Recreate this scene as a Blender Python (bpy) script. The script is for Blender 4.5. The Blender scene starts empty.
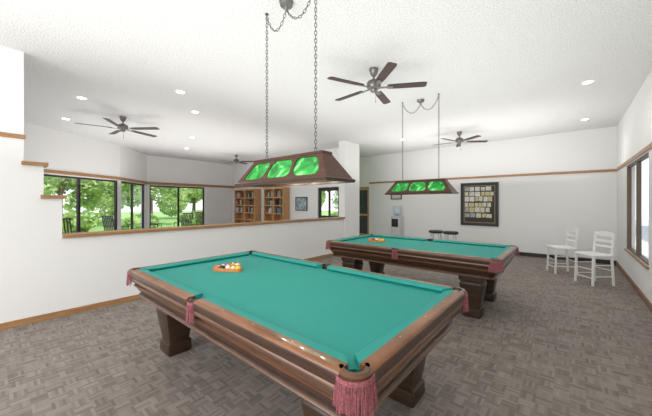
import bpy, bmesh, math, random
from mathutils import Vector, Matrix
random.seed(4)
scene = bpy.context.scene
COL = scene.collection
try:
    scene.view_settings.view_transform = 'Standard'
except Exception:
    pass

# ------------------------------------------------------------ materials
def new_mat(name):
    m = bpy.data.materials.new(name); m.use_nodes = True
    nt = m.node_tree
    return m, nt, nt.nodes['Principled BSDF']

def plain(name, col, rough=0.5, metal=0.0, emis=None, estr=0.0, var=0.06, scale=30, coat=0.0):
    m, nt, p = new_mat(name)
    tc = nt.nodes.new('ShaderNodeTexCoord')
    n = nt.nodes.new('ShaderNodeTexNoise'); n.inputs['Scale'].default_value = scale
    nt.links.new(tc.outputs['Object'], n.inputs['Vector'])
    r = nt.nodes.new('ShaderNodeValToRGB')
    r.color_ramp.elements[0].position = 0.3; r.color_ramp.elements[1].position = 0.7
    r.color_ramp.elements[0].color = (*[c*(1-var) for c in col], 1)
    r.color_ramp.elements[1].color = (*[min(1, c*(1+var)) for c in col], 1)
    nt.links.new(n.outputs['Fac'], r.inputs['Fac'])
    nt.links.new(r.outputs['Color'], p.inputs['Base Color'])
    p.inputs['Roughness'].default_value = rough
    p.inputs['Metallic'].default_value = metal
    if coat: p.inputs['Coat Weight'].default_value = coat
    if emis:
        p.inputs['Emission Color'].default_value = (*emis, 1)
        p.inputs['Emission Strength'].default_value = estr
    return m

def wood(name, c1, c2, rough=0.35, scale=(2, 25, 25), coat=0.2):
    m, nt, p = new_mat(name)
    tc = nt.nodes.new('ShaderNodeTexCoord')
    mp = nt.nodes.new('ShaderNodeMapping'); mp.inputs['Scale'].default_value = scale
    n = nt.nodes.new('ShaderNodeTexNoise'); n.inputs['Scale'].default_value = 1.5
    n.inputs['Detail'].default_value = 6; n.inputs['Distortion'].default_value = 1.0
    r = nt.nodes.new('ShaderNodeValToRGB')
    r.color_ramp.elements[0].position = 0.32; r.color_ramp.elements[1].position = 0.68
    r.color_ramp.elements[0].color = (*c1, 1); r.color_ramp.elements[1].color = (*c2, 1)
    nt.links.new(tc.outputs['Object'], mp.inputs['Vector'])
    nt.links.new(mp.outputs[0], n.inputs['Vector'])
    nt.links.new(n.outputs['Fac'], r.inputs['Fac'])
    nt.links.new(r.outputs['Color'], p.inputs['Base Color'])
    p.inputs['Roughness'].default_value = rough
    p.inputs['Coat Weight'].default_value = coat
    return m

def bumpy(name, col, scale, strength, dist=0.01, rough=0.9, var=0.05):
    m = plain(name, col, rough, var=var, scale=scale)
    nt = m.node_tree; p = nt.nodes['Principled BSDF']
    n = nt.nodes.new('ShaderNodeTexNoise'); n.inputs['Scale'].default_value = scale
    n.inputs['Detail'].default_value = 4
    tc = nt.nodes.new('ShaderNodeTexCoord')
    nt.links.new(tc.outputs['Object'], n.inputs['Vector'])
    b = nt.nodes.new('ShaderNodeBump'); b.inputs['Strength'].default_value = strength
    b.inputs['Distance'].default_value = dist
    nt.links.new(n.outputs['Fac'], b.inputs['Height'])
    nt.links.new(b.outputs[0], p.inputs['Normal'])
    return m

M_wall = bumpy('wall_paint', (0.80, 0.795, 0.785), 60, 0.08, 0.004, var=0.01)
M_ceil = bumpy('popcorn_ceiling', (0.78, 0.777, 0.77), 72, 0.8, 0.016, var=0.16)
M_trim = wood('oak_trim', (0.28, 0.14, 0.055), (0.43, 0.23, 0.10), 0.45, (3, 3, 40))
M_base = wood('baseboard_wood', (0.16, 0.085, 0.04), (0.26, 0.14, 0.07), 0.5, (3, 3, 40))
M_rail = wood('rail_wood', (0.15, 0.052, 0.016), (0.29, 0.11, 0.034), 0.3, (3, 3, 30), 0.3)
M_cab = wood('cabinet_wood', (0.040, 0.018, 0.010), (0.070, 0.032, 0.016), 0.35, (3, 3, 30), 0.25)
M_leg = wood('leg_wood', (0.032, 0.016, 0.009), (0.055, 0.028, 0.015), 0.45, (3, 3, 30), 0.1)
M_mould = wood('moulding_wood', (0.080, 0.031, 0.013), (0.150, 0.060, 0.024), 0.3, (3, 3, 30), 0.3)
M_lampwood = wood('lamp_wood', (0.055, 0.023, 0.012), (0.11, 0.045, 0.022), 0.5, (4, 30, 30), .0)
M_cloth = bumpy('green_cloth', (0.012, 0.300, 0.255), 300, 0.1, 0.001, 0.65, 0.03)
M_leather = plain('dark_leather', (0.03, 0.02, 0.016), 0.5)
M_fringe = plain('rose_fringe', (0.29, 0.09, 0.105), 0.85, var=0.4, scale=120)
M_ivory = plain('ivory', (0.6, 0.52, 0.4), 0.3)
M_white = plain('white_paint', (0.82, 0.81, 0.79), 0.4, var=0.02)
M_black = plain('black_paint', (0.02, 0.02, 0.02), 0.4)
M_bronze = plain('bronze_frame', (0.035, 0.028, 0.024), 0.4, 0.3)
M_brownframe = plain('brown_frame', (0.11, 0.075, 0.05), 0.5)
M_metal = plain('brushed_metal', (0.20, 0.19, 0.18), 0.35, 0.85)
M_chain = plain('chain_metal', (0.13, 0.125, 0.12), 0.4, 0.8)
M_blade = wood('fan_blade_wood', (0.030, 0.012, 0.008), (0.055, 0.022, 0.013), 0.5, (3, 30, 30), 0)
M_rack = wood('rack_wood', (0.55, 0.17, 0.04), (0.72, 0.28, 0.08), 0.35, (20, 20, 20))
M_emit = plain('lamp_glow', (1, 1, 1), 0.5, emis=(1, 0.97, 0.92), estr=9)
M_bulb = plain('bulb_glow', (1, 1, 1), 0.5, emis=(1, 0.97, 0.9), estr=2)
M_shelf = wood('shelf_wood', (0.42, 0.21, 0.09), (0.60, 0.33, 0.15), 0.5, (20, 20, 3))
M_lawn = bumpy('lawn_grass', (0.28, 0.48, 0.14), 5, 0.5, 0.05, var=0.3)
M_patio = bumpy('patio_concrete', (0.55, 0.53, 0.50), 6, 0.2, 0.02, var=0.1)
M_outside = bumpy('grey_green_backdrop', (0.36, 0.39, 0.35), 4, 0.2, 0.02, var=0.12)
M_bark = bumpy('bark', (0.17, 0.13, 0.10), 12, 0.8, 0.03, var=0.3)
M_screen = plain('dark_screen', (0.03, 0.035, 0.04), 0.15)
M_water = plain('bottle_blue', (0.55, 0.62, 0.68), 0.1)
M_grey = plain('light_grey_plastic', (0.6, 0.6, 0.6), 0.5)

def leaf_mat(name, a, b, c):
    m, nt, p = new_mat(name)
    tc = nt.nodes.new('ShaderNodeTexCoord')
    n = nt.nodes.new('ShaderNodeTexNoise'); n.inputs['Scale'].default_value = 1.6; n.inputs['Detail'].default_value = 5
    r = nt.nodes.new('ShaderNodeValToRGB')
    e = r.color_ramp.elements
    e[0].position = .35; e[0].color = (*a, 1); e[1].position = .68; e[1].color = (*c, 1)
    k = e.new(.5); k.color = (*b, 1)
    nt.links.new(tc.outputs['Object'], n.inputs['Vector'])
    nt.links.new(n.outputs['Fac'], r.inputs['Fac'])
    nt.links.new(r.outputs['Color'], p.inputs['Base Color'])
    p.inputs['Roughness'].default_value = 0.7
    tr = nt.nodes.new('ShaderNodeBsdfTranslucent')
    nt.links.new(r.outputs['Color'], tr.inputs['Color'])
    mx = nt.nodes.new('ShaderNodeMixShader'); mx.inputs[0].default_value = 0.45
    nt.links.new(p.outputs[0], mx.inputs[1]); nt.links.new(tr.outputs[0], mx.inputs[2])
    nt.links.new(mx.outputs[0], nt.nodes['Material Output'].inputs['Surface'])
    return m
M_leaf = leaf_mat('foliage', (0.22, 0.36, 0.10), (0.46, 0.62, 0.22), (0.74, 0.86, 0.46))

def glass_mat(name, tint=(1, 1, 1)):
    m = bpy.data.materials.new(name); m.use_nodes = True
    nt = m.node_tree; nt.nodes.clear()
    o = nt.nodes.new('ShaderNodeOutputMaterial')
    t = nt.nodes.new('ShaderNodeBsdfTransparent'); t.inputs[0].default_value = (*tint, 1)
    g = nt.nodes.new('ShaderNodeBsdfGlossy'); g.inputs['Roughness'].default_value = 0.02
    mx = nt.nodes.new('ShaderNodeMixShader'); mx.inputs[0].default_value = 0.06
    nt.links.new(t.outputs[0], mx.inputs[1]); nt.links.new(g.outputs[0], mx.inputs[2])
    nt.links.new(mx.outputs[0], o.inputs['Surface'])
    return m
M_glass = glass_mat('window_glass')

def green_glass():
    m, nt, p = new_mat('green_stained_glass')
    tc = nt.nodes.new('ShaderNodeTexCoord')
    n = nt.nodes.new('ShaderNodeTexNoise'); n.inputs['Scale'].default_value = 9; n.inputs['Detail'].default_value = 2
    n.inputs['Distortion'].default_value = 1.0
    r = nt.nodes.new('ShaderNodeValToRGB'); e = r.color_ramp.elements
    e[0].position = .35; e[0].color = (0.005, 0.14, 0.018, 1)
    e[1].position = .72; e[1].color = (0.35, 0.76, 0.33, 1)  # pale end paints whitish reflections into the glass colour
    k = e.new(.55); k.color = (0.02, 0.38, 0.05, 1)
    nt.links.new(tc.outputs['Object'], n.inputs['Vector'])
    nt.links.new(n.outputs['Fac'], r.inputs['Fac'])
    nt.links.new(r.outputs['Color'], p.inputs['Base Color'])
    nt.links.new(r.outputs['Color'], p.inputs['Emission Color'])
    p.inputs['Emission Strength'].default_value = 0.5
    p.inputs['Roughness'].default_value = 0.2
    return m
M_green = green_glass()

def paper_mat(name, col):
    m, nt, p = new_mat(name)
    tc = nt.nodes.new('ShaderNodeTexCoord')
    mp = nt.nodes.new('ShaderNodeMapping'); mp.inputs['Scale'].default_value = (18, 1, 60)
    n = nt.nodes.new('ShaderNodeTexNoise'); n.inputs['Scale'].default_value = 1.2
    r = nt.nodes.new('ShaderNodeValToRGB'); e = r.color_ramp.elements
    e[0].position = .40; e[0].color = (*[c*.45 for c in col], 1); e[1].position = .48; e[1].color = (*col, 1)
    nt.links.new(tc.outputs['Object'], mp.inputs['Vector']); nt.links.new(mp.outputs[0], n.inputs['Vector'])
    nt.links.new(n.outputs['Fac'], r.inputs['Fac']); nt.links.new(r.outputs['Color'], p.inputs['Base Color'])
    p.inputs['Roughness'].default_value = .7
    return m

def carpet():
    m, nt, p = new_mat('woven_carpet_tile')
    L = nt.links; N = nt.nodes
    tc = N.new('ShaderNodeTexCoord')
    def ids(sx, sy, off):
        d = N.new('ShaderNodeVectorMath'); d.operation = 'MULTIPLY'; d.inputs[1].default_value = (1/sx, 1/sy, 0)
        L.new(tc.outputs['Object'], d.inputs[0])
        f = N.new('ShaderNodeVectorMath'); f.operation = 'FLOOR'; L.new(d.outputs[0], f.inputs[0])
        a = N.new('ShaderNodeVectorMath'); a.operation = 'ADD'; a.inputs[1].default_value = (off, off*.7, 0.3)
        L.new(f.outputs[0], a.inputs[0])
        w = N.new('ShaderNodeTexWhiteNoise'); w.noise_dimensions = '3D'; L.new(a.outputs[0], w.inputs['Vector'])
        return w.outputs['Value']
    C = 0.095
    a = ids(C/5, C, 3.3); b = ids(C, C/5, 9.1)
    ck = N.new('ShaderNodeTexChecker'); ck.inputs['Scale'].default_value = 1/C
    sh = N.new('ShaderNodeVectorMath'); sh.operation = 'ADD'; sh.inputs[1].default_value = (0, 0, 0.03)
    L.new(tc.outputs['Object'], sh.inputs[0]); L.new(sh.outputs[0], ck.inputs['Vector'])
    mx = N.new('ShaderNodeMix'); mx.data_type = 'FLOAT'
    L.new(ck.outputs['Fac'], mx.inputs[0]); L.new(a, mx.inputs[2]); L.new(b, mx.inputs[3])
    blk = ids(C, C, 5.7)
    mb = N.new('ShaderNodeMix'); mb.data_type = 'FLOAT'; mb.inputs[0].default_value = 0.28
    L.new(mx.outputs[0], mb.inputs[2]); L.new(blk, mb.inputs[3])
    nz = N.new('ShaderNodeTexNoise'); nz.inputs['Scale'].default_value = 110; nz.inputs['Detail'].default_value = 3
    L.new(tc.outputs['Object'], nz.inputs['Vector'])
    m2 = N.new('ShaderNodeMix'); m2.data_type = 'FLOAT'; m2.inputs[0].default_value = 0.28
    L.new(mb.outputs[0], m2.inputs[2]); L.new(nz.outputs['Fac'], m2.inputs[3])
    r = N.new('ShaderNodeValToRGB'); e = r.color_ramp.elements
    e[0].position = 0.15; e[0].color = (0.142, 0.118, 0.102, 1)
    e[1].position = 0.85; e[1].color = (0.300, 0.258, 0.228, 1)
    L.new(m2.outputs[0], r.inputs['Fac']); L.new(r.outputs['Color'], p.inputs['Base Color'])
    bp = N.new('ShaderNodeBump'); bp.inputs['Strength'].default_value = 0.35; bp.inputs['Distance'].default_value = 0.004
    L.new(m2.outputs[0], bp.inputs['Height']); L.new(bp.outputs[0], p.inputs['Normal'])
    p.inputs['Roughness'].default_value = 0.75
    return m
M_carpet = carpet()

# ------------------------------------------------------------ helpers
def mkobj(name, bm, mats, parent=None, smooth=False, bevel=0, label=None, loc=None, rot=None):
    bmesh.ops.recalc_face_normals(bm, faces=bm.faces)
    me = bpy.data.meshes.new(name); bm.to_mesh(me); bm.free()
    if not isinstance(mats, (list, tuple)): mats = [mats]
    for m in mats: me.materials.append(m)
    if smooth:
        for p in me.polygons: p.use_smooth = True
        try: me.set_sharp_from_angle(angle=math.radians(40))
        except Exception: pass
    o = bpy.data.objects.new(name, me); COL.objects.link(o)
    if parent: o.parent = parent
    if loc: o.location = loc
    if rot: o.rotation_euler = rot
    if bevel:
        b = o.modifiers.new('bevel', 'BEVEL'); b.width = bevel; b.segments = 2; b.limit_method = 'ANGLE'
    if label: o['label'] = label
    return o

def thing(name, label, cat, loc=(0, 0, 0), rz=0, group=None, scale=1):
    e = bpy.data.objects.new(name, None); e.empty_display_size = .1
    e.location = loc; e.rotation_euler = (0, 0, rz); e.scale = (scale,)*3; COL.objects.link(e)
    e['label'] = label; e['category'] = cat
    if group: e['group'] = group
    return e

def tag(o, label, cat, group=None):
    o['label'] = label; o['category'] = cat
    if group: o['group'] = group
    return o
def struct(o, label=None):
    o['kind'] = 'structure'
    if label: o['label'] = label
    return o

def box(bm, x0, x1, y0, y1, z0, z1, mat=0, M=None):
    vs = [bm.verts.new((x, y, z)) for x in (x0, x1) for y in (y0, y1) for z in (z0, z1)]
    if M is not None:
        for v in vs: v.co = M @ v.co
    for f in ((0,1,3,2),(4,6,7,5),(0,4,5,1),(2,3,7,6),(0,2,6,4),(1,5,7,3)):
        fc = bm.faces.new([vs[i] for i in f]); fc.material_index = mat
def boxobj(name, x0, x1, y0, y1, z0, z1, mat, parent=None, bevel=0, label=None):
    bm = bmesh.new(); box(bm, x0, x1, y0, y1, z0, z1)
    return mkobj(name, bm, mat, parent, bevel=bevel, label=label)

def loft(bm, loops, cap=True, mat=0, closed=True, mats=None, rowmats=None):
    rows = [[bm.verts.new(p) for p in lp] for lp in loops]
    n = len(rows[0])
    for ri, (a, b) in enumerate(zip(rows, rows[1:])):
        for i in range(n if closed else n-1):
            j = (i+1) % n
            f = bm.faces.new((a[i], a[j], b[j], b[i])); f.material_index = mats[i] if mats else (rowmats[ri] if rowmats else mat)
    if cap:
        f = bm.faces.new(rows[0]); f.material_index = mat
        f = bm.faces.new(list(reversed(rows[-1]))); f.material_index = mat
    return rows
def circ(r, z, n=24, cx=0, cy=0):
    return [(cx+r*math.cos(2*math.pi*i/n), cy+r*math.sin(2*math.pi*i/n), z) for i in range(n)]
def lathe(bm, prof, n=24, cx=0, cy=0, cap=True, mat=0):
    loft(bm, [circ(max(r, 1e-4), z, n, cx, cy) for r, z in prof], cap, mat)
def rrect(hx, hy, z, r, n=5, cx=0, cy=0):
    pts = []
    for sx, sy, a0 in ((1, 1, 0), (-1, 1, 90), (-1, -1, 180), (1, -1, 270)):
        for i in range(n+1):
            a = math.radians(a0+90*i/n)
            pts.append((cx+sx*(hx-r)+r*math.cos(a), cy+sy*(hy-r)+r*math.sin(a), z))
    return pts
def tube(bm, p0, p1, r0, r1=None, n=8, mat=0):
    r1 = r0 if r1 is None else r1
    p0 = Vector(p0); p1 = Vector(p1); d = (p1-p0).normalized()
    q = d.to_track_quat('Z', 'Y')
    l = [[tuple(p + q @ Vector((r*math.cos(2*math.pi*i/n), r*math.sin(2*math.pi*i/n), 0))) for i in range(n)] for p, r in ((p0, r0), (p1, r1))]
    loft(bm, l, True, mat)
def prism(bm, pts, axis, a, b, mat=0):
    def P(p, c): return {'x': (c, p[0], p[1]), 'y': (p[0], c, p[1]), 'z': (p[0], p[1], c)}[axis]
    loft(bm, [[P(p, a) for p in pts], [P(p, b) for p in pts]], True, mat)

H = 3.25
# ------------------------------------------------------------ shell
struct(boxobj('floor', -12.3, 1.05, -3.5, 9.7, -0.1, 0.0, M_carpet), 'woven brown grey carpet tiles')
bm = bmesh.new()
prism(bm, [(3.4, -3.5), (3.4, 10.6), (-12.4, 10.6), (-12.4, 3.6), (-10.9, 2.4), (-8.6, -1.0), (-8.6, -3.5)], 'z', H, H+.15)  # right side extended as an unseen overhang to block sun at the window
struct(mkobj('ceiling', bm, M_ceil), 'white popcorn textured ceiling')

def wall_seg(name, P, Q, thick, openings, z1=H, label='white painted wall'):
    P = Vector(P); Q = Vector(Q); d = (Q-P); ln = d.length; d.normalize()
    nrm = Vector((d.y, -d.x))
    M = Matrix(((d.x, nrm.x, 0, P.x), (d.y, nrm.y, 0, P.y), (0, 0, 1, 0), (0, 0, 0, 1)))
    bm = bmesh.new(); s = 0
    for (a, b, za, zb) in sorted(openings):
        if a > s: box(bm, s, a, 0, thick, 0, z1, M=M)
        if za > 0: box(bm, a, b, 0, thick, 0, za, M=M)
        if zb < z1: box(bm, a, b, 0, thick, zb, z1, M=M)
        s = b
    if s < ln: box(bm, s, ln, 0, thick, 0, z1, M=M)
    struct(mkobj(name, bm, M_wall), label)
    return M

def window(idx, M, a, b, za, zb, thick, nmull, f=.05, mh=.03, mat=None, y0=None):
    bm = bmesh.new(); y0 = thick*.3 if y0 is None else y0; y1 = y0+(.06 if thick > 0 else -.06)
    box(bm, a, b, y0, y1, za, za+f, M=M); box(bm, a, b, y0, y1, zb-f, zb, M=M)
    box(bm, a, a+f, y0, y1, za+f, zb-f, M=M); box(bm, b-f, b, y0, y1, za+f, zb-f, M=M)
    for i in range(1, nmull+1):
        c = a+(b-a)*i/(nmull+1)
        box(bm, c-mh, c+mh, y0, y1, za+f, zb-f, M=M)
    o = struct(mkobj(f'window_{idx}', bm, mat or M_bronze), 'dark framed window')
    bm = bmesh.new(); ym = (y0+y1)/2; box(bm, a+f, b-f, ym, ym+.006, za+f, zb-f, M=M)
    mkobj('glass_pane', bm, M_glass, o)
    return o

bm = bmesh.new()
prism(bm, [(-3.5, 0), (6.63, 0), (6.63, 1.0), (.60, 1.0), (.60, 1.505), (.43, 1.505), (.43, 1.905), (.262, 1.905), (.262, H), (-3.5, H)], 'x', -5.13, -4.95)
struct(mkobj('wall_left', bm, M_wall), 'white stair-stepped partition wall')
struct(boxobj('wall_column', -5.15, -4.93, 6.63, 7.38, 0, H, M_wall), 'white full height column')
struct(boxobj('trim_1', -5.17, -4.91, .60, 6.63, 1.0, 1.045, M_trim, bevel=.006), 'oak cap')
struct(boxobj('trim_2', -5.17, -4.91, .40, .64, 1.505, 1.55, M_trim, bevel=.006), 'oak cap')
struct(boxobj('trim_3', -5.17, -4.91, .24, .47, 1.905, 1.95, M_trim, bevel=.006), 'oak cap')
struct(boxobj('trim_4', -4.95, -4.925, -3.5, .275, 2.21, 2.26, M_trim, bevel=.004), 'oak picture rail')
struct(boxobj('baseboard_left', -4.95, -4.93, -3.5, 6.63, 0, .075, M_trim), 'oak baseboard')

Mb = wall_seg('wall_back', (1.05, 9.5), (-6.8, 9.5), 0.2, [(1.05+5.9, 1.05+6.5, 0, 2.08)])
struct(boxobj('trim_5', -5.88, .85, 9.475, 9.5, 2.19, 2.25, M_trim, bevel=.004), 'oak picture rail')
struct(boxobj('baseboard_back', -5.88, .85, 9.48, 9.5, 0, .10, M_black), 'dark baseboard')
Mr = wall_seg('wall_right', (.848, -3.5), (.848, 9.5), .12, [(3.5+6.0, 3.5+8.05, .56, 2.17)])
window(1, Mr, 3.5+6.0, 3.5+8.05, .56, 2.17, .12, 1, .032, .016, M_brownframe, .005)
struct(boxobj('trim_6', .823, .848, -3.5, 9.475, 2.19, 2.25, M_trim, bevel=.004), 'oak picture rail')
struct(boxobj('trim_9', .822, .848, 5.95, 8.1, .52, .555, M_trim, bevel=.004), 'oak window sill')
struct(boxobj('baseboard_right', .828, .848, -3.5, 9.48, 0, .09, M_base), 'dark wood baseboard')

A = Vector((-10.62, 2.61)); B0 = Vector((-9.21, .5)); dd = (B0-A).normalized(); A0 = B0+dd*1.6
C = Vector((-12.05, 3.8))
lenA = (A-A0).length
M1 = wall_seg('wall_bay', A0[:], A[:], -.15, [(.5, lenA-.05, .25, 2.14)])
window(2, M1, .5, lenA-.05, .25, 2.14, -.15, 2)
lenB = (C-A).length
M2 = wall_seg('wall_bay_end', A[:], C[:], -.15, [(.08, lenB-.1, .25, 2.14)])
window(3, M2, .08, lenB-.1, .25, 2.14, -.15, 1)
M3 = wall_seg('wall_far', C[:], (-12.05, 7.38), -.15, [(.1, 2.24, .25, 2.12)])
window(4, M3, .1, 2.24, .25, 2.12, -.15, 1)
def trim_seg(name, P, Q, z0, z1, t=.03):
    P = Vector(P); Q = Vector(Q); d = Q-P; ln = d.length; d.normalize(); n = Vector((d.y, -d.x))
    M = Matrix(((d.x, n.x, 0, P.x), (d.y, n.y, 0, P.y), (0, 0, 1, 0), (0, 0, 0, 1)))
    bm = bmesh.new(); box(bm, 0, ln, 0, t, z0, z1, M=M)
    struct(mkobj(name, bm, M_trim), 'oak picture rail')
trim_seg('trim_7', C[:], (-12.05, 7.38), 2.15, 2.25)
trim_seg('trim_8', A0[:], A[:], 2.17, 2.25)
trim_seg('trim_10', A[:], C[:], 2.17, 2.25)
M4 = wall_seg('wall_far_back', (-5.13, 7.38), (-12.05, 7.38), .15, [(.57, 1.53, 0, 1.98)])
struct(boxobj('trim_11', -12.0, -6.7, 7.355, 7.38, 2.15, 2.24, M_trim), 'oak picture rail')

def door(idx, x0, x1, y, z1, matf, mg):
    bm = bmesh.new()
    box(bm, x0, x1, y, y+.05, 0, .25); box(bm, x0, x1, y, y+.05, z1-.12, z1)
    box(bm, x0, x0+.1, y, y+.05, .25, z1-.12); box(bm, x1-.1, x1, y, y+.05, .25, z1-.12)
    box(bm, x0+.1, x1-.1, y, y+.05, .95, 1.02)
    if idx == 1: box(bm, (x0+x1)/2-.03, (x0+x1)/2+.03, y, y+.05, 1.02, z1-.12)
    o = struct(mkobj(f'door_{idx}', bm, matf), 'framed glass door')
    bm = bmesh.new(); box(bm, x0+.1, x1-.1, y+.02, y+.026, .25, z1-.12)
    mkobj('glass_pane', bm, mg, o)
    bm = bmesh.new(); tube(bm, (x1-.05, y-.04, .95), (x1-.05, y-.04, 1.15), .01)
    tube(bm, (x1-.05, y, .97), (x1-.05, y-.04, .97), .008); tube(bm, (x1-.05, y, 1.13), (x1-.05, y-.04, 1.13), .008)
    mkobj('door_handle', bm, M_metal, o)
door(1, -6.66, -5.70, 7.42, 1.98, M_bronze, M_glass)
door(2, -6.5, -5.9, 9.55, 2.08, M_shelf, M_screen)

# ------------------------------------------------------------ pool tables
ZC = .765
ZR = .802
def pool_table(cx, cy, L, W, label):
    T = thing('pool_table', label, 'pool table', (cx, cy, 0))
    hx, hy = L/2, W/2
    bm = bmesh.new()
    prof = [(.735, .012), (.722, .004), (.708, .006), (.700, .022), (.688, .040), (.672, .050), (.664, .044), (.656, .034), (.646, .034), (.638, .046), (.61, .062), (.575, .085), (.567, .068), (.555, .062), (.545, .066), (.54, .085)]
    loft(bm, [rrect(hx-i, hy-i, z, .08) for z, i in prof], rowmats=[1, 1, 0, 0, 0, 0, 1, 1, 0, 0, 0, 0, 1, 1, 0])
    mkobj('cabinet_body', bm, [M_cab, M_mould], T, smooth=True)
    for sx in (-1, 1):
        for sy in (-1, 1):
            bm = bmesh.new(); ox, oy = sx*(hx-.36), sy*(hy-.32)
            pr = [(.541, .145), (.47, .145), (.455, .13), (.43, .128), (.415, .138), (.12, .092), (.11, .108), (.03, .112), (.0, .10)]
            loft(bm, [rrect(w, w, z, .015, 2, ox, oy) for z, w in pr])
            mkobj('leg', bm, M_leg, T, smooth=True)
    bx, by = hx-.072, hy-.072
    pts = []
    def arc(cx_, cy_, r, a0, a1, n=8):
        for i in range(n+1):
            a = math.radians(a0+(a1-a0)*i/n); pts.append((cx_+r*math.cos(a), cy_+r*math.sin(a)))
    arc(bx, by, .040, 270, 180); arc(0, by, .040, 360, 180)
    arc(-bx, by, .040, 0, -90); arc(-bx, -by, .040, 90, 0)
    arc(0, -by, .040, 180, 0); arc(bx, -by, .040, 180, 90)
    bm = bmesh.new(); prism(bm, pts, 'z', .735, ZC)
    bmesh.ops.triangulate(bm, faces=[f for f in bm.faces if len(f.verts) > 4])
    mkobj('playing_surface', bm, M_cloth, T)
    ws = .066
    rp = [(.006, .735), (.002, .745), (.002, .778), (.004, .788), (.012, .799), (.022, ZR), (ws, ZR), (ws, .735)]
    rm = [1, 1, 1, 0, 0, 0, 0, 0]
    cp = [(ws, ZR), (ws+.05, .800), (ws+.066, .792), (ws+.07, .785), (ws+.05, ZC), (ws, ZC)]
    def piece(name, prof, s0, s1, k0, k1, fn, mats, sights=None, fm=None):
        bm = bmesh.new()
        l0 = [fn(s0+max(0, d-ws)*k0, d, z) for d, z in prof]
        l1 = [fn(s1-max(0, d-ws)*k1, d, z) for d, z in prof]
        loft(bm, [l0, l1], mats=fm)
        if sights:
            for s in sights:
                vs = [bm.verts.new(fn(s+a, .045+b, ZR+.001)) for a, b in ((-.008, 0), (0, -.004), (.008, 0), (0, .004))]
                f = bm.faces.new(vs); f.material_index = 2
        mkobj(name, bm, mats, T, smooth=(name == 'rail'))
    cg = .100; sg = .048
    RM = [M_rail, M_cab, M_ivory]
    for sy in (-1, 1):
        fn = lambda s, d, z, sy=sy: (s, sy*(hy-d), z)
        for s0, s1, k0, k1 in ((-hx+cg, -sg, .85, .4), (sg, hx-cg, .4, .85)):
            q = [s0+(s1-s0)*t for t in (.25, .5, .75)]
            piece('rail', rp, s0, s1, 0, 0, fn, RM, q, rm)
            piece('cushion', cp, s0, s1, k0, k1, fn, M_cloth)
    for sx in (-1, 1):
        fn = lambda s, d, z, sx=sx: (sx*(hx-d), s, z)
        s0, s1 = -hy+cg, hy-cg
        piece('rail', rp, s0, s1, 0, 0, fn, RM, [s0+(s1-s0)*t for t in (.25, .5, .75)], rm)
        piece('cushion', cp, s0, s1, .85, .85, fn, M_cloth)
    def pocket(px, py, ang, ri, ro, half, fh, fhalf, topmat):
        bm = bmesh.new(); n = 16
        rows = []
        for i in range(n+1):
            a = math.radians(ang-half+2*half*i/n); c, s = math.cos(a), math.sin(a)
            rows.append([(px+r*c, py+r*s, z) for r, z in ((ri, .735), (ri, ZR-.006), (ri+.004, ZR), (ro-.010, ZR), (ro, ZR-.010), (ro+.001, .755), (ro, .73))])
        loft(bm, rows, mats=[0, 0, 1, 1, 1, 1, 0])
        lathe(bm, [(ri, .735), (ri*.98, .69), (ri*.6, .665)], 18, px, py, cap=False)
        bmf = [v for v in bm.verts if abs(v.co.z-.665) < 1e-5]
        if len(bmf) == 18: bm.faces.new(bmf)
        P = mkobj('pocket', bm, [M_leather, topmat], T, smooth=True, label='dark wood and leather pocket')
        bm = bmesh.new(); R = ro+.006; m = int(2*fhalf*math.pi/180*R/.0050)
        rows = []
        for i in range(n+1):
            a = math.radians(ang-fhalf+2*fhalf*i/n); c, s = math.cos(a), math.sin(a)
            rows.append([(px+r*c, py+r*s, z) for r, z in ((R-.004, .782), (R+.003, .782), (R+.003, .764), (R-.004, .764))])
        loft(bm, rows)
        for i in range(m+1):
            a = math.radians(ang-fhalf+2*fhalf*i/m)+random.uniform(-.012, .012); c, s = math.cos(a), math.sin(a)
            rr = R+random.uniform(-.002, .002)
            zb = .775-fh+random.uniform(-.008, .008)
            e = random.uniform(.002, .012)
            tube(bm, (px+rr*c, py+rr*s, .766), (px+(rr+e)*c, py+(rr+e)*s, zb), .0021, .0027, 5)
        f = mkobj('fringe', bm, M_fringe, P, label='dusty rose hanging fringe'); f['kind'] = 'stuff'
    for sx in (-1, 1):
        for sy in (-1, 1):
            ang = math.degrees(math.atan2(sy, sx))
            pocket(sx*bx, sy*by, ang, .040, .072, 108, .118, 82, M_mould)
    for sy in (-1, 1):
        pocket(0, sy*(hy-.060), 90*sy, .038, .060, 78, .125, 42, M_leather)
    return T
pool_table(-1.95, 1.61, 2.74, 1.48, 'dark wood pool table with teal cloth and full ball rack')
pool_table(-1.90, 4.47, 2.62, 1.46, 'dark wood pool table with teal cloth near bar stools')

def rack(cx, cy, rz, label):
    T = thing('ball_rack', label, 'ball rack', (cx, cy, ZC+.0005), rz)
    bm = bmesh.new()
    def tri(R, r):
        pts = []
        for k in range(3):
            a0 = 120*k
            c = Vector((math.cos(math.radians(a0)), math.sin(math.radians(a0))))*(R-2*r)
            for i in range(7):
                a = math.radians(a0-60+120*i/6); pts.append((c.x+r*math.cos(a), c.y+r*math.sin(a)))
        return pts
    o, i_ = tri(.207, .034), tri(.192, .029)
    loft(bm, [[(*p, .0) for p in i_], [(*p, .0) for p in o], [(*p, .030) for p in o], [(*p, .030) for p in i_], [(*p, 0) for p in i_]], cap=False)
    bmesh.ops.remove_doubles(bm, verts=bm.verts, dist=1e-5)
    mkobj('triangle_frame', bm, M_rack, T, smooth=True)
cols = [(0.85, .60, .03), (.65, .03, .02), (.015, .015, .015), (.80, .50, .03), (.7, .03, .02), (.02, .06, .30), (.75, .15, .03), (.02, .22, .07)]
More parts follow.
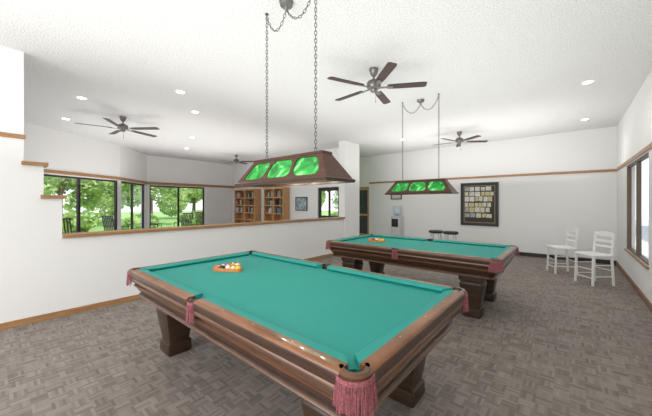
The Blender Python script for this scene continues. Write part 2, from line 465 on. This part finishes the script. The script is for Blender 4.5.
def balls(cx, cy, rz, grp):
    r = .0278; k = 0; R = Matrix.Rotation(rz, 3, 'Z')
    for row in range(5):
        for j in range(row+1):
            x = .130 - row*2*r*.869; y = (j-row/2)*2*r*1.003
            p = R @ Vector((x, y, 0))
            c = cols[(k*3) % 8]; stripe = k % 2 == 1
            nm = f'ball_paint_{k}'
            m = bpy.data.materials.get(nm)
            if not m:
                m, nt, pb = new_mat(nm)
                tc = nt.nodes.new('ShaderNodeTexCoord'); sp = nt.nodes.new('ShaderNodeSeparateXYZ')
                ab = nt.nodes.new('ShaderNodeMath'); ab.operation = 'ABSOLUTE'
                lt = nt.nodes.new('ShaderNodeMath'); lt.operation = 'LESS_THAN'; lt.inputs[1].default_value = .016 if stripe else .0265
                mx = nt.nodes.new('ShaderNodeMix'); mx.data_type = 'RGBA'
                mx.inputs[6].default_value = (.85, .82, .74, 1); mx.inputs[7].default_value = (*c, 1)
                nt.links.new(tc.outputs['Object'], sp.inputs[0]); nt.links.new(sp.outputs['Z'], ab.inputs[0])
                nt.links.new(ab.outputs[0], lt.inputs[0]); nt.links.new(lt.outputs[0], mx.inputs[0])
                nt.links.new(mx.outputs[2], pb.inputs['Base Color']); pb.inputs['Roughness'].default_value = .08
            bm = bmesh.new(); bmesh.ops.create_uvsphere(bm, u_segments=20, v_segments=12, radius=r)
            o = mkobj('billiard_ball', bm, m, smooth=True, loc=(cx+p.x, cy+p.y, ZC+r), rot=(random.random()*1.5, random.random()*1.5, random.random()*3))
            tag(o, ('striped' if stripe else 'solid colour')+' glossy billiard ball inside a wooden rack', 'ball', grp)
            k += 1
rack(-2.66, 1.61, 0, 'orange wooden triangle rack full of balls on the teal cloth'); balls(-2.66, 1.61, 0, 'balls racked on the pool table with teal cloth')
rack(-2.62, 4.47, 0, 'orange wooden triangle rack on the pool table near the stools'); balls(-2.62, 4.47, 0, 'balls racked on the pool table near the stools')

# ------------------------------------------------------------ billiard lamps
def chain(bm, pts, link=.040):
    path = [Vector(p) for p in pts]
    tot = sum((b-a).length for a, b in zip(path, path[1:])); n = int(tot/(link*.78))
    def at(s):
        for a, b in zip(path, path[1:]):
            l = (b-a).length
            if s <= l: return a+(b-a)*(s/l), (b-a).normalized()
            s -= l
        return path[-1], (path[-1]-path[-2]).normalized()
    for i in range(n):
        p, t = at((i+.5)*tot/n)
        q = t.to_track_quat('Z', 'Y') @ Matrix.Rotation(math.radians(90*(i % 2)+45), 3, 'Z').to_quaternion()
        loops = []
        for k in range(10):
            a = 2*math.pi*k/10
            c = Vector((.0095*math.cos(a), 0, link*.5*math.sin(a)))
            out = Vector((math.cos(a), 0, math.sin(a)))
            loops.append([tuple(p + q @ (c + .0030*(out*math.cos(b)+Vector((0, 1, 0))*math.sin(b)))) for b in (0, 1.57, 3.14, 4.71)])
        loops.append(loops[0])
        loft(bm, loops, cap=False)
def lerp(a, b, t): return a+(b-a)*t
def billiard_lamp(cx, cy, zb, label, ch, can, rz=0):
    T = thing('billiard_lamp', label, 'pendant lamp', (cx, cy, zb), rz)
    HX, HY, tx, ty, h, zl = .570, .17, .43, .055, .235, .022
    bm = bmesh.new()
    def face_pt(side, s, r, off=0):
        return (s*lerp(HX, tx, r), side*(lerp(HY, ty, r)+off), lerp(zl, h, r)+off*.5)
    ss = [-1, -.89, -.35, -.28, .28, .35, .89, 1]; rr = [0, .15, .88, 1]
    cells = [(1, 2), (3, 4), (5, 6)]
    for side in (-1, 1):
        for i in range(7):
            for j in range(3):
                if j == 1 and (i, i+1) in cells:
                    s0, s1, r0, r1 = ss[i], ss[i+1], rr[1], rr[2]
                    for (sa, sb, ra, rb) in ((s0, s1, r0, r1), (s1, s0, r0, r1), (s0, s1, r1, r0), (s1, s0, r1, r0)):
                        cs = .13*(1 if sb > sa else -1); cr = .24*(1 if rb > ra else -1)
                        arcp = [(sa+cs*(1-math.sin(t)), ra+cr*(1-math.cos(t))) for t in (0, .393, .785, 1.178, 1.5708)]
                        vc = bm.verts.new(face_pt(side, sa, ra)); vv = [bm.verts.new(face_pt(side, s, r)) for s, r in arcp]
                        for a, b in zip(vv, vv[1:]): bm.faces.new((vc, a, b))
                    continue
                vs = [bm.verts.new(face_pt(side, ss[a], rr[b])) for a, b in ((i, j), (i+1, j), (i+1, j+1), (i, j+1))]
                bm.faces.new(vs)
    for e in (-1, 1):
        bm.faces.new([bm.verts.new(p) for p in ((e*HX, -HY, zl), (e*HX, HY, zl), (e*tx, ty, h), (e*tx, -ty, h))])
    bm.faces.new([bm.verts.new(p) for p in ((-tx, -ty, h), (tx, -ty, h), (tx, ty, h), (-tx, ty, h))])
    bmesh.ops.remove_doubles(bm, verts=bm.verts, dist=1e-5)
    o = mkobj('lamp_shade', bm, M_lampwood, T)
    sm = o.modifiers.new('s', 'SOLIDIFY'); sm.thickness = .014; sm.offset = -1
    bm = bmesh.new()
    loft(bm, [[(x*(HX+a), y*(HY+a), z) for x, y in ((-1, -1), (1, -1), (1, 1), (-1, 1))] for a, z in ((.006, 0), (.012, .022), (.0, .03), (-.014, .025), (-.014, 0), (.006, 0))], cap=False)
    bmesh.ops.remove_doubles(bm, verts=bm.verts, dist=1e-5)
    mkobj('rim', bm, M_cab, T)
    bm = bmesh.new()
    loft(bm, [[(x*(tx+a), y*(ty+a), z) for x, y in ((-1, -1), (1, -1), (1, 1), (-1, 1))] for a, z in ((.008, h-.008), (.008, h+.006), (0, h+.012))])
    mkobj('top_cap', bm, M_lampwood, T)
    for side in (-1, 1):
        for (i, k) in cells:
            bm = bmesh.new()
            P = [face_pt(side, ss[i], rr[1], -.008), face_pt(side, ss[k], rr[1], -.008), face_pt(side, ss[k], rr[2], -.008), face_pt(side, ss[i], rr[2], -.008)]
            Q = [(x, y-side*.005, z-.003) for x, y, z in P]
            loft(bm, [P, Q])
            mkobj('glass_panel', bm, M_green, o, label='glowing green stained glass panel')
    for x in (-.25, 0, .25):
        bm = bmesh.new(); lathe(bm, [(.001, .085), (.018, .09), (.025, .108), (.018, .13), (.012, .145), (.012, .18)], 12, x, 0)
        mkobj('light_bulb', bm, M_bulb, T, smooth=True)
        bm = bmesh.new(); tube(bm, (x, 0, .175), (x, 0, h-.012), .02, n=12); mkobj('bulb_socket', bm, M_black, T)
        lt = bpy.data.lights.new('lamp_light', 'POINT'); lt.energy = 2.5; lt.color = (1, .97, .9); lt.shadow_soft_size = .02
        lo = bpy.data.objects.new('lamp_light', lt); lo.location = (x, 0, .06); lo.parent = T; COL.objects.link(lo)
    zc = H-zb
    for sx in (-1, 1):
        bm = bmesh.new()
        top = (sx*ch, 0, zc-.03); bot = (sx*ch, 0, h+.02)
        chain(bm, [bot, top])
        c = (can[0]-cx, can[1]-cy, zc-.07); pts = []
        for i in range(9):
            t = i/8; pts.append((lerp(top[0], c[0], t), lerp(top[1], c[1], t), lerp(top[2], c[2], t)-.16*4*t*(1-t)))
        chain(bm, pts)
        mkobj('chain', bm, M_chain, T)
        bm = bmesh.new(); tube(bm, (top[0], top[1], zc-.03), (top[0], top[1], zc), .006); lathe(bm, [(.018, zc-.006), (.018, zc)], 12, top[0], top[1])
        mkobj('ceiling_hook', bm, M_chain, T)
    bm = bmesh.new(); lathe(bm, [(.008, zc-.085), (.012, zc-.075), (.02, zc-.05), (.055, zc-.035), (.065, zc)], 20, can[0]-cx, can[1]-cy)
    mkobj('canopy', bm, M_metal, T, smooth=True)
billiard_lamp(-1.88, 1.71, 1.612, 'wooden billiard lamp, green glass panels, above racked pool table', .315, (-1.93, 1.72))
billiard_lamp(-1.96, 4.80, 1.60, 'wooden billiard lamp with green glass panels above pool table near stools', .32, (-1.98, 4.88))

# ------------------------------------------------------------ ceiling fans
def fan(x, y, a0, label, R=.68, drop=.0):
    T = thing('ceiling_fan', label, 'ceiling fan', (x, y, H))
    bm = bmesh.new(); lathe(bm, [(.025, -.10), (.045, -.075), (.06, -.03), (.062, 0)], 24); mkobj('canopy', bm, M_metal, T, smooth=True)
    bm = bmesh.new(); tube(bm, (0, 0, -.16-drop), (0, 0, -.09), .014, n=12); mkobj('downrod', bm, M_metal, T, smooth=True)
    z = -.15-drop
    bm = bmesh.new(); lathe(bm, [(.015, z-.165), (.035, z-.16), (.045, z-.14), (.045, z-.125), (.085, z-.11), (.095, z-.09), (.095, z-.045), (.08, z-.02), (.04, z), (.02, z+.01)], 28)
    mkobj('motor_housing', bm, M_metal, T, smooth=True)
    for k in range(5):
        a = a0+k*2*math.pi/5; M = Matrix.Rotation(a, 4, 'Z') @ Matrix.Translation((0, 0, z-.10)) @ Matrix.Rotation(math.radians(-9), 4, 'X')
        bm = bmesh.new(); out = [(.18, -.046), (.30, -.054), (R-.03, -.058), (R, -.045), (R, .045), (R-.03, .058), (.30, .054), (.18, .046)]
        loft(bm, [[tuple(M @ Vector((px, py, -.004))) for px, py in out], [tuple(M @ Vector((px, py, .004))) for px, py in out]])
        b = mkobj('blade', bm, M_blade, T)
        bm = bmesh.new(); out = [(.08, -.02), (.15, -.014), (.20, -.03), (.24, -.028), (.26, 0), (.24, .028), (.20, .03), (.15, .014), (.08, .02)]
        loft(bm, [[tuple(M @ Vector((px, py, -.012))) for px, py in out], [tuple(M @ Vector((px, py, -.005))) for px, py in out]])
        mkobj('blade_bracket', bm, M_metal, b)
    bm = bmesh.new(); tube(bm, (.03, 0, z-.28), (.03, 0, z-.155), .0025, n=6); lathe(bm, [(.002, z-.31), (.007, z-.30), (.004, z-.28)], 8, .03, 0)
    mkobj('pull_chain', bm, M_metal, T)
fan(-2.00, 3.34, math.radians(31), 'brushed metal ceiling fan with five dark blades between pool tables')
fan(-2.12, 7.7, math.radians(36), 'brushed metal ceiling fan with dark blades near the wall board')
fan(-7.1, 1.80, math.radians(38), 'brushed metal ceiling fan with dark blades near bay windows', .76)
fan(-9.5, 5.98, math.radians(40), 'brushed metal ceiling fan with dark blades before the bookcases')

# ------------------------------------------------------------ recessed lights
dl = [(-4.8, 2.0), (-6.36, 1.02), (.21, 5.77), (-5.64, 2.63), (.25, 8.3), (-8.2, 1.05), (-3.6, 7.6), (-7.9, 3.6), (-9.6, 4.2), (-2.0, -1.6)]
for (x, y) in dl:
    T = thing('recessed_downlight', 'white trimmed recessed round ceiling light, switched on', 'ceiling light', (x, y, H), group='recessed ceiling lights')
    bm = bmesh.new(); loft(bm, [circ(.06, -.004), circ(.082, -.006), circ(.086, 0), circ(.06, 0), circ(.06, -.004)], cap=False)
    mkobj('trim_ring', bm, M_white, T, smooth=True)
    bm = bmesh.new(); loft(bm, [circ(.059, -.003), circ(.059, -.0005)]); mkobj('lens', bm, M_emit, T)
    lt = bpy.data.lights.new('downlight', 'SPOT'); lt.energy = 28; lt.spot_size = math.radians(150); lt.spot_blend = 1; lt.shadow_soft_size = .1; lt.color = (1, .98, .95)
    lo = bpy.data.objects.new('downlight', lt); lo.location = (0, 0, -.02); lo.parent = T; COL.objects.link(lo)

# ------------------------------------------------------------ white chairs
def chair(x, y, rz, label, sc=.94):
    T = thing('counter_chair', label, 'chair', (x, y, 0), rz, scale=sc)
    S = .58
    bm = bmesh.new(); loft(bm, [[(px*s, py*s, z) for px, py, _ in rrect(.205, .205, 0, .03)] for s, z in ((.96, S-.036), (1, S-.028), (1, S-.008), (.97, S))])
    mkobj('seat', bm, M_white, T, smooth=True)
    for sy in (-1, 1):
        bm = bmesh.new(); loft(bm, [rrect(.016, .016, z, .004, 2, .170+d, sy*(.172+d*.4)) for z, d in ((0, .02), (S-.034, 0))]); mkobj('leg', bm, M_white, T, smooth=True)
        bm = bmesh.new(); loft(bm, [rrect(.016, .016, z, .004, 2, -.178-d, sy*(.172+d*.3)) for z, d in ((0, .03), (S-.034, 0))]); mkobj('leg', bm, M_white, T, smooth=True)
    bm = bmesh.new()
    for sy in (-1, 1):
        loft(bm, [rrect(.015, .016, z, .004, 2, -.180-d, sy*.175) for z, d in ((S-.005, 0), (.98, .035))])
    def slat(z0, z1, bow):
        n = 8; rows = []
        for i in range(n+1):
            t = -1+2*i/n; yy = t*.178; dz = (z0-S)/.38*-.033; dx = -.180+dz-bow*(1-t*t)
            hh = (z1-z0)*(1 if z1 < .92 else .8+.2*(1-t*t))
            rows.append([(dx-.009, yy, z0), (dx+.007, yy, z0), (dx+.004, yy, z0+hh), (dx-.012, yy, z0+hh)])
        loft(bm, rows)
    slat(.905, .995, .010); slat(.80, .84, .010); slat(.70, .735, .008)
    mkobj('backrest', bm, M_white, T, smooth=True)
    for a, b in (((.185, .176, .17), (-.198, .176, .17)), ((.185, -.176, .17), (-.198, -.176, .17)), ((.178, .174, .38), (-.186, .174, .38)), ((.178, -.174, .38), (-.186, -.174, .38)), ((.178, -.175, .30), (.178, .175, .30)), ((.184, -.175, .14), (.184, .175, .14)), ((-.193, -.175, .28), (-.193, .175, .28))):
        bm = bmesh.new(); tube(bm, a, b, .009); mkobj('stretcher', bm, M_white, T)
chair(-.13, 7.72, math.radians(205), 'white painted wooden counter chair nearer the back wall')
chair(.33, 7.05, math.radians(222), 'white painted wooden counter chair beside the side window')

for (x, y) in ((-2.55, 7.25), (-2.18, 7.2)):
    T = thing('bar_stool', 'black round bar stool with splayed metal legs behind pool table', 'stool', (x, y, 0), group='bar stools by the back wall')
    bm = bmesh.new(); lathe(bm, [(.15, .70), (.17, .71), (.175, .74), (.16, .765), (.05, .77)], 24); mkobj('seat', bm, M_black, T, smooth=True)
    for k in range(4):
        a = math.radians(45+90*k); c, s = math.cos(a), math.sin(a)
        bm = bmesh.new(); tube(bm, (.2*c, .2*s, 0), (.12*c, .12*s, .705), .013); mkobj('leg', bm, M_grey, T)
    bm = bmesh.new(); loft(bm, [[(.178*math.cos(a)+.009*math.cos(b)*math.cos(a), .178*math.sin(a)+.009*math.cos(b)*math.sin(a), .25+.009*math.sin(b)) for b in (0, 1.57, 3.14, 4.71)] for a in [2*math.pi*i/24 for i in range(25)]], cap=False)
    mkobj('foot_ring', bm, M_grey, T)

# ------------------------------------------------------------ framed board
x0, x1, z0, z1 = -2.57, -1.55, .77, 2.06; y = 9.5
T = thing('framed_notice_board', 'black framed board with pinned pale papers on white wall', 'notice board', ((x0+x1)/2, y, (z0+z1)/2))
hw, hh = (x1-x0)/2, (z1-z0)/2
bm = bmesh.new()
box(bm, -hw, hw, -.04, 0, hh-.05, hh); box(bm, -hw, hw, -.04, 0, -hh, -hh+.05)
box(bm, -hw, -hw+.05, -.04, 0, -hh+.05, hh-.05); box(bm, hw-.05, hw, -.04, 0, -hh+.05, hh-.05)
mkobj('frame', bm, M_black, T)
boxobj('backing', -hw+.05, hw-.05, -.015, 0, -hh+.05, hh-.05, plain('board_felt', (.05, .045, .04), .8), T)
bm = bmesh.new(); q, g = .09, .012
box(bm, -hw+q, hw-q, -.019, -.0155, hh-q-g, hh-q); box(bm, -hw+q, hw-q, -.019, -.0155, -hh+q, -hh+q+g)
box(bm, -hw+q, -hw+q+g, -.019, -.0155, -hh+q+g, hh-q-g); box(bm, hw-q-g, hw-q, -.019, -.0155, -hh+q+g, hh-q-g)
mkobj('inner_border', bm, plain('border_gilt', (.45, .38, .24), .6), T)
pm = [paper_mat('cream_paper', (.75, .71, .57)), paper_mat('white_paper', (.8, .8, .76)), paper_mat('grey_paper', (.45, .46, .45)), paper_mat('pale_yellow_paper', (.68, .59, .34))]
rp2 = random.Random(9)
zc_ = .46
while zc_ > -.50:
    rowh = rp2.choice((.11, .13, .15)); px = -.39
    while px < .36:
        w_ = rp2.uniform(.08, .15)
        if px+w_ > .395: break
        h_ = rowh*rp2.uniform(.85, 1.0); pz = zc_+rp2.uniform(-.006, .006)
        if pz-h_/2 > -.53: boxobj('paper', px, px+w_, -.02, -.016, pz-h_/2, pz+h_/2, pm[rp2.choice((0, 0, 0, 1, 1, 2, 3))], T)
        px += w_+rp2.uniform(.012, .03)
    zc_ -= rowh+.022
def picture(name, x, y, z, w, h, m, label):
    T = thing(name, label, 'picture', (x, y, z))
    bm = bmesh.new(); f = .03
    box(bm, -w/2, w/2, -.03, 0, h/2-f, h/2); box(bm, -w/2, w/2, -.03, 0, -h/2, -h/2+f)
    box(bm, -w/2, -w/2+f, -.03, 0, -h/2+f, h/2-f); box(bm, w/2-f, w/2, -.03, 0, -h/2+f, h/2-f)
    mkobj('frame', bm, M_black, T); boxobj('print', -w/2+f, w/2-f, -.012, 0, -h/2+f, h/2-f, m, T)
picture('framed_picture', -7.45, 7.38, 1.42, .6, .5, plain('blue_grey_print', (.3, .38, .42), .6, var=.6, scale=8), 'small black framed print on white wall beside door')
picture('framed_picture', -4.75, 9.5, 1.75, .42, .34, plain('pale_print', (.6, .6, .58), .6, var=.3, scale=12), 'small framed pale print above the water cooler')

T = thing('water_cooler', 'white and grey water cooler with bottle against white wall', 'water cooler', (-4.62, 9.28, 0))
bm = bmesh.new(); loft(bm, [rrect(.16, .16, z, .03) for z in (.0, .98)]); mkobj('body', bm, M_grey, T, smooth=True)
boxobj('dispenser_panel', -.12, .12, -.175, -.161, .62, .9, M_screen, T)
bm = bmesh.new(); lathe(bm, [(.05, .98), (.06, 1.03), (.13, 1.08), (.135, 1.32), (.10, 1.36)], 20); mkobj('water_bottle', bm, M_water, T, smooth=True)
for dx in (-.05, .05):
    bm = bmesh.new(); tube(bm, (dx, -.176, .82), (dx, -.21, .80), .01); mkobj('tap', bm, M_black, T)

# ------------------------------------------------------------ bookcases + books
book_meshes = []
bc = [(.30, .12, .09), (.14, .17, .22), (.55, .48, .38), (.16, .2, .14), (.6, .55, .5), (.30, .19, .10), (.08, .07, .07), (.45, .30, .18)]
for i, c in enumerate(bc):
    bm = bmesh.new(); w = .035+.008*(i % 3); h_ = .17+.02*(i % 4)
    prism(bm, [(-w/2, -.08), (w/2, -.08), (w/2, .08), (-w/2, .08)], 'z', 0, h_)
    me = bpy.data.meshes.new('book'); bmesh.ops.recalc_face_normals(bm, faces=bm.faces); bm.to_mesh(me); bm.free()
    me.materials.append(plain(f'book_cover_{i}', c, .6)); book_meshes.append(me)
for (x0, x1) in ((-11.35, -9.85), (-9.25, -8.08)):
    cx = (x0+x1)/2; hw = (x1-x0)/2
    T = thing('bookcase', 'tall open oak bookcase filled with books against wall', 'bookcase', (cx, 7.2, 0))
    bm = bmesh.new()
    box(bm, -hw, -hw+.05, -.15, .15, 0, 1.98); box(bm, hw-.05, hw, -.15, .15, 0, 1.98)
    box(bm, -hw+.05, hw-.05, .13, .15, 0, 1.98); box(bm, -hw-.02, hw+.02, -.17, .15, 1.98, 2.04)
    box(bm, -.03, .03, -.15, .13, 0, 1.98)
    mkobj('body', bm, M_shelf, T)
    for z in (.06, .42, .76, 1.06, 1.37, 1.68):
        for a, b in ((-hw+.05, -.03), (.03, hw-.05)):
            boxobj('shelf', a, b, -.15, .13, z-.04, z, M_shelf, T)
    for z in (1.06, 1.37, 1.68):
        for a, b in ((-hw+.08, -.07), (.07, hw-.09)):
            x = a
            while x < b-.02:
                if random.random() < .3: x += random.uniform(.05, .2); continue
                me = random.choice(book_meshes)
                o = bpy.data.objects.new('book', me); o.location = (cx+x, 7.17, z+.001); COL.objects.link(o)
                tag(o, 'upright hardback book on an oak bookcase shelf', 'book', 'books on the oak bookcases')
                x += .054

# ------------------------------------------------------------ outside
struct(boxobj('lawn', -60, -16.5, -30, 45, -.25, -.15, M_lawn), 'green grass lawn')
struct(boxobj('patio', -16.5, -8.7, -12, 8.0, -.2, -.11, M_patio), 'pale concrete patio')
struct(boxobj('ground', 1.06, 40, -30, 40, -.25, -.15, M_patio), 'pale paved ground')
struct(boxobj('lawn_rear', -16.5, 1.06, 9.75, 45, -.25, -.15, M_lawn), 'green grass lawn behind building')
struct(boxobj('wall_outside', 5.2, 5.4, 4, 30, -.15, 3.2, M_outside), 'grey green backdrop wall added outside right window')  # wall added to set how bright the right window view looks
def foliage_mesh(seed, n, R, Rz):
    rnd = random.Random(seed); bm = bmesh.new()
    blobs = [(Vector((rnd.uniform(-.6, .6)*R, rnd.uniform(-.6, .6)*R, rnd.uniform(-.5, .5)*Rz)), rnd.uniform(.35, .5)) for _ in range(9)]
    for _ in range(n):
        c, s = rnd.choice(blobs)
        v = Vector((rnd.gauss(0, 1), rnd.gauss(0, 1), rnd.gauss(0, 1))).normalized()*rnd.uniform(.75, 1.05)
        p = c+Vector((v.x*R*s, v.y*R*s, v.z*Rz*s))
        a = Vector((rnd.gauss(0, 1), rnd.gauss(0, 1), rnd.gauss(0, 1))).normalized()*rnd.uniform(.08, .16)
        b = a.orthogonal().normalized()*rnd.uniform(.05, .09)
        bm.faces.new([bm.verts.new(q) for q in (p-a, p+b, p+a, p-b)])
    me = bpy.data.meshes.new('foliage'); bm.to_mesh(me); bm.free(); me.materials.append(M_leaf); return me
fm = [foliage_mesh(s, 4200, 2.0, 1.9) for s in (1, 2, 3)]
hm = [foliage_mesh(s+10, 2800, 1.15, .6) for s in (1, 2)]
def tree(x, y, h, s, k):
    T = thing('tree', 'leafy green tree standing on the lawn', 'tree', (x, y, -.16), group='trees outside')
    bm = bmesh.new(); tube(bm, (0, 0, 0), (.1, .05, h), .12*s, .07*s, 10); tube(bm, (.08, .04, h*.7), (.8*s, .3, h*1.05), .06, .03); tube(bm, (.07, .03, h*.65), (-.7*s, -.2, h*1.0), .06, .03)
    mkobj('trunk', bm, M_bark, T)
    o = bpy.data.objects.new('foliage', fm[k % 3]); o.parent = T; o.location = (0, 0, h*1.08); o.scale = (s,)*3; o.rotation_euler = (0, 0, k*1.3); o['kind'] = 'stuff'; COL.objects.link(o)
k = 0
for (x, y, h, s) in ((-22.4, -2.0, 2.8, 1.15), (-22.4, 2.6, 2.9, 1.2), (-22.4, 7.3, 2.9, 1.2), (-22.6, 12.2, 3.0, 1.25), (-29, 0, 2.6, 1.6), (-29.5, 6.8, 2.7, 1.7), (-22.4, -7, 2.8, 1.2), (-29.5, 13.6, 2.7, 1.7),
                     (-10.5, 15.6, 2.6, 1.1), (-15.2, 16.6, 2.6, 1.1), (-12.5, 21.5, 2.8, 1.2)):
    tree(x, y, h, s, k); k += 1
for i, (x, y) in enumerate(((-18.9, -4.2), (-19.0, -.9), (-18.8, 2.4), (-19.0, 5.7), (-18.9, 9.0), (-19.0, 12.3), (-9.6, 12.4), (-13.2, 12.8))):
    o = bpy.data.objects.new('bush', hm[i % 2]); o.location = (x, y, .42); o.rotation_euler = (0, 0, (i % 2)*3.14); COL.objects.link(o)
    tag(o, 'rounded leafy green garden bush on the lawn', 'bush', 'bushes outside')
def patio_chair(x, y, rz):
    T = thing('patio_chair', 'dark metal patio armchair outside the bay windows', 'chair', (x, y, -.11), rz, group='patio chairs')
    bm = bmesh.new(); box(bm, -.25, .25, -.25, .25, .42, .46); mkobj('seat', bm, M_black, T)
    bm = bmesh.new()
    for i in range(7):
        yy = -.24+.08*i; tube(bm, (-.25, yy, .46), (-.36, yy, 1.08), .018, n=6)
    tube(bm, (-.36, -.27, 1.08), (-.36, .27, 1.08), .025); mkobj('backrest', bm, M_black, T)
    for sx in (-1, 1):
        for sy in (-1, 1):
            bm = bmesh.new(); tube(bm, (sx*.24, sy*.25, 0), (sx*.24, sy*.25, .44), .016); mkobj('leg', bm, M_black, T)
    for sy in (-1, 1):
        bm = bmesh.new(); tube(bm, (.24, sy*.27, .44), (.24, sy*.27, .68), .014); tube(bm, (.26, sy*.27, .68), (-.29, sy*.27, .68), .018); mkobj('armrest', bm, M_black, T)
for (x, y, r) in ((-10.5, .35, 2.4), (-11.2, 1.5, .4), (-11.6, -.6, 1.2), (-13.2, 4.4, 1.0), (-13.4, 5.7, -1.0), (-13.0, 3.1, 2.0), (-14.0, 7.0, .4)):
    patio_chair(x, y, r)
T = thing('patio_table', 'round dark metal patio table between patio chairs', 'table', (-12.5, .6, -.11))
bm = bmesh.new(); lathe(bm, [(.5, .70), (.52, .71), (.52, .73), (.5, .74)], 28); mkobj('table_top', bm, M_black, T)
bm = bmesh.new(); lathe(bm, [(.25, 0), (.24, .02), (.04, .05), (.035, .70)], 20); mkobj('pedestal', bm, M_black, T)

# ------------------------------------------------------------ light
w = bpy.data.worlds.new('World'); scene.world = w; w.use_nodes = True
bg = w.node_tree.nodes['Background']
tc = w.node_tree.nodes.new('ShaderNodeTexCoord'); sp = w.node_tree.nodes.new('ShaderNodeSeparateXYZ'); rp_ = w.node_tree.nodes.new('ShaderNodeValToRGB')
rp_.color_ramp.elements[0].position = .0; rp_.color_ramp.elements[0].color = (.95, .97, 1, 1)
rp_.color_ramp.elements[1].position = .6; rp_.color_ramp.elements[1].color = (.72, .84, 1, 1)
w.node_tree.links.new(tc.outputs['Generated'], sp.inputs[0]); w.node_tree.links.new(sp.outputs['Z'], rp_.inputs['Fac'])
w.node_tree.links.new(rp_.outputs['Color'], bg.inputs['Color']); bg.inputs['Strength'].default_value = 1.6
s = bpy.data.lights.new('sun', 'SUN'); s.energy = 4.0; s.angle = .02; s.color = (1, .96, .88)
so = bpy.data.objects.new('sun', s); so.rotation_euler = Vector((-.62, -.1, -.75)).to_track_quat('-Z', 'Y').to_euler(); COL.objects.link(so)
def area(name, loc, direction, sx, sy, e, col=(1, 1, 1)):
    l = bpy.data.lights.new(name, 'AREA'); l.shape = 'RECTANGLE'; l.size = sx; l.size_y = sy; l.energy = e; l.color = col
    o = bpy.data.objects.new(name, l); o.location = loc; o.rotation_euler = Vector(direction).to_track_quat('-Z', 'Y').to_euler(); COL.objects.link(o)
area('rear_fill', (-2, -3.3, 1.7), (0, 1, .12), 5, 2.6, 172, (1, .985, .96))  # unseen fill added behind the camera to brighten the room
area('ceiling_fill', (-2.1, 2.2, 1.95), (0, 0, 1), 4.6, 7.0, 104, (1, .985, .965))  # this and the next two: unseen upward fills added to brighten the ceiling
area('ceiling_fill', (-2.1, 7.6, 1.95), (0, 0, 1), 4.4, 2.6, 60, (1, .985, .965))
area('ceiling_fill', (-8.1, 3.7, 1.95), (0, 0, 1), 4.6, 5.5, 90, (1, .985, .965))

# ------------------------------------------------------------ camera
cam = bpy.data.cameras.new('camera'); cam.sensor_width = 36; cam.lens = 286/652*36; cam.shift_y = -5/652; cam.clip_start = .05
co = bpy.data.objects.new('camera', cam); co.location = (0, 0, 1.45); co.rotation_euler = (math.radians(90), 0, math.radians(40.4)); COL.objects.link(co)
scene.camera = co
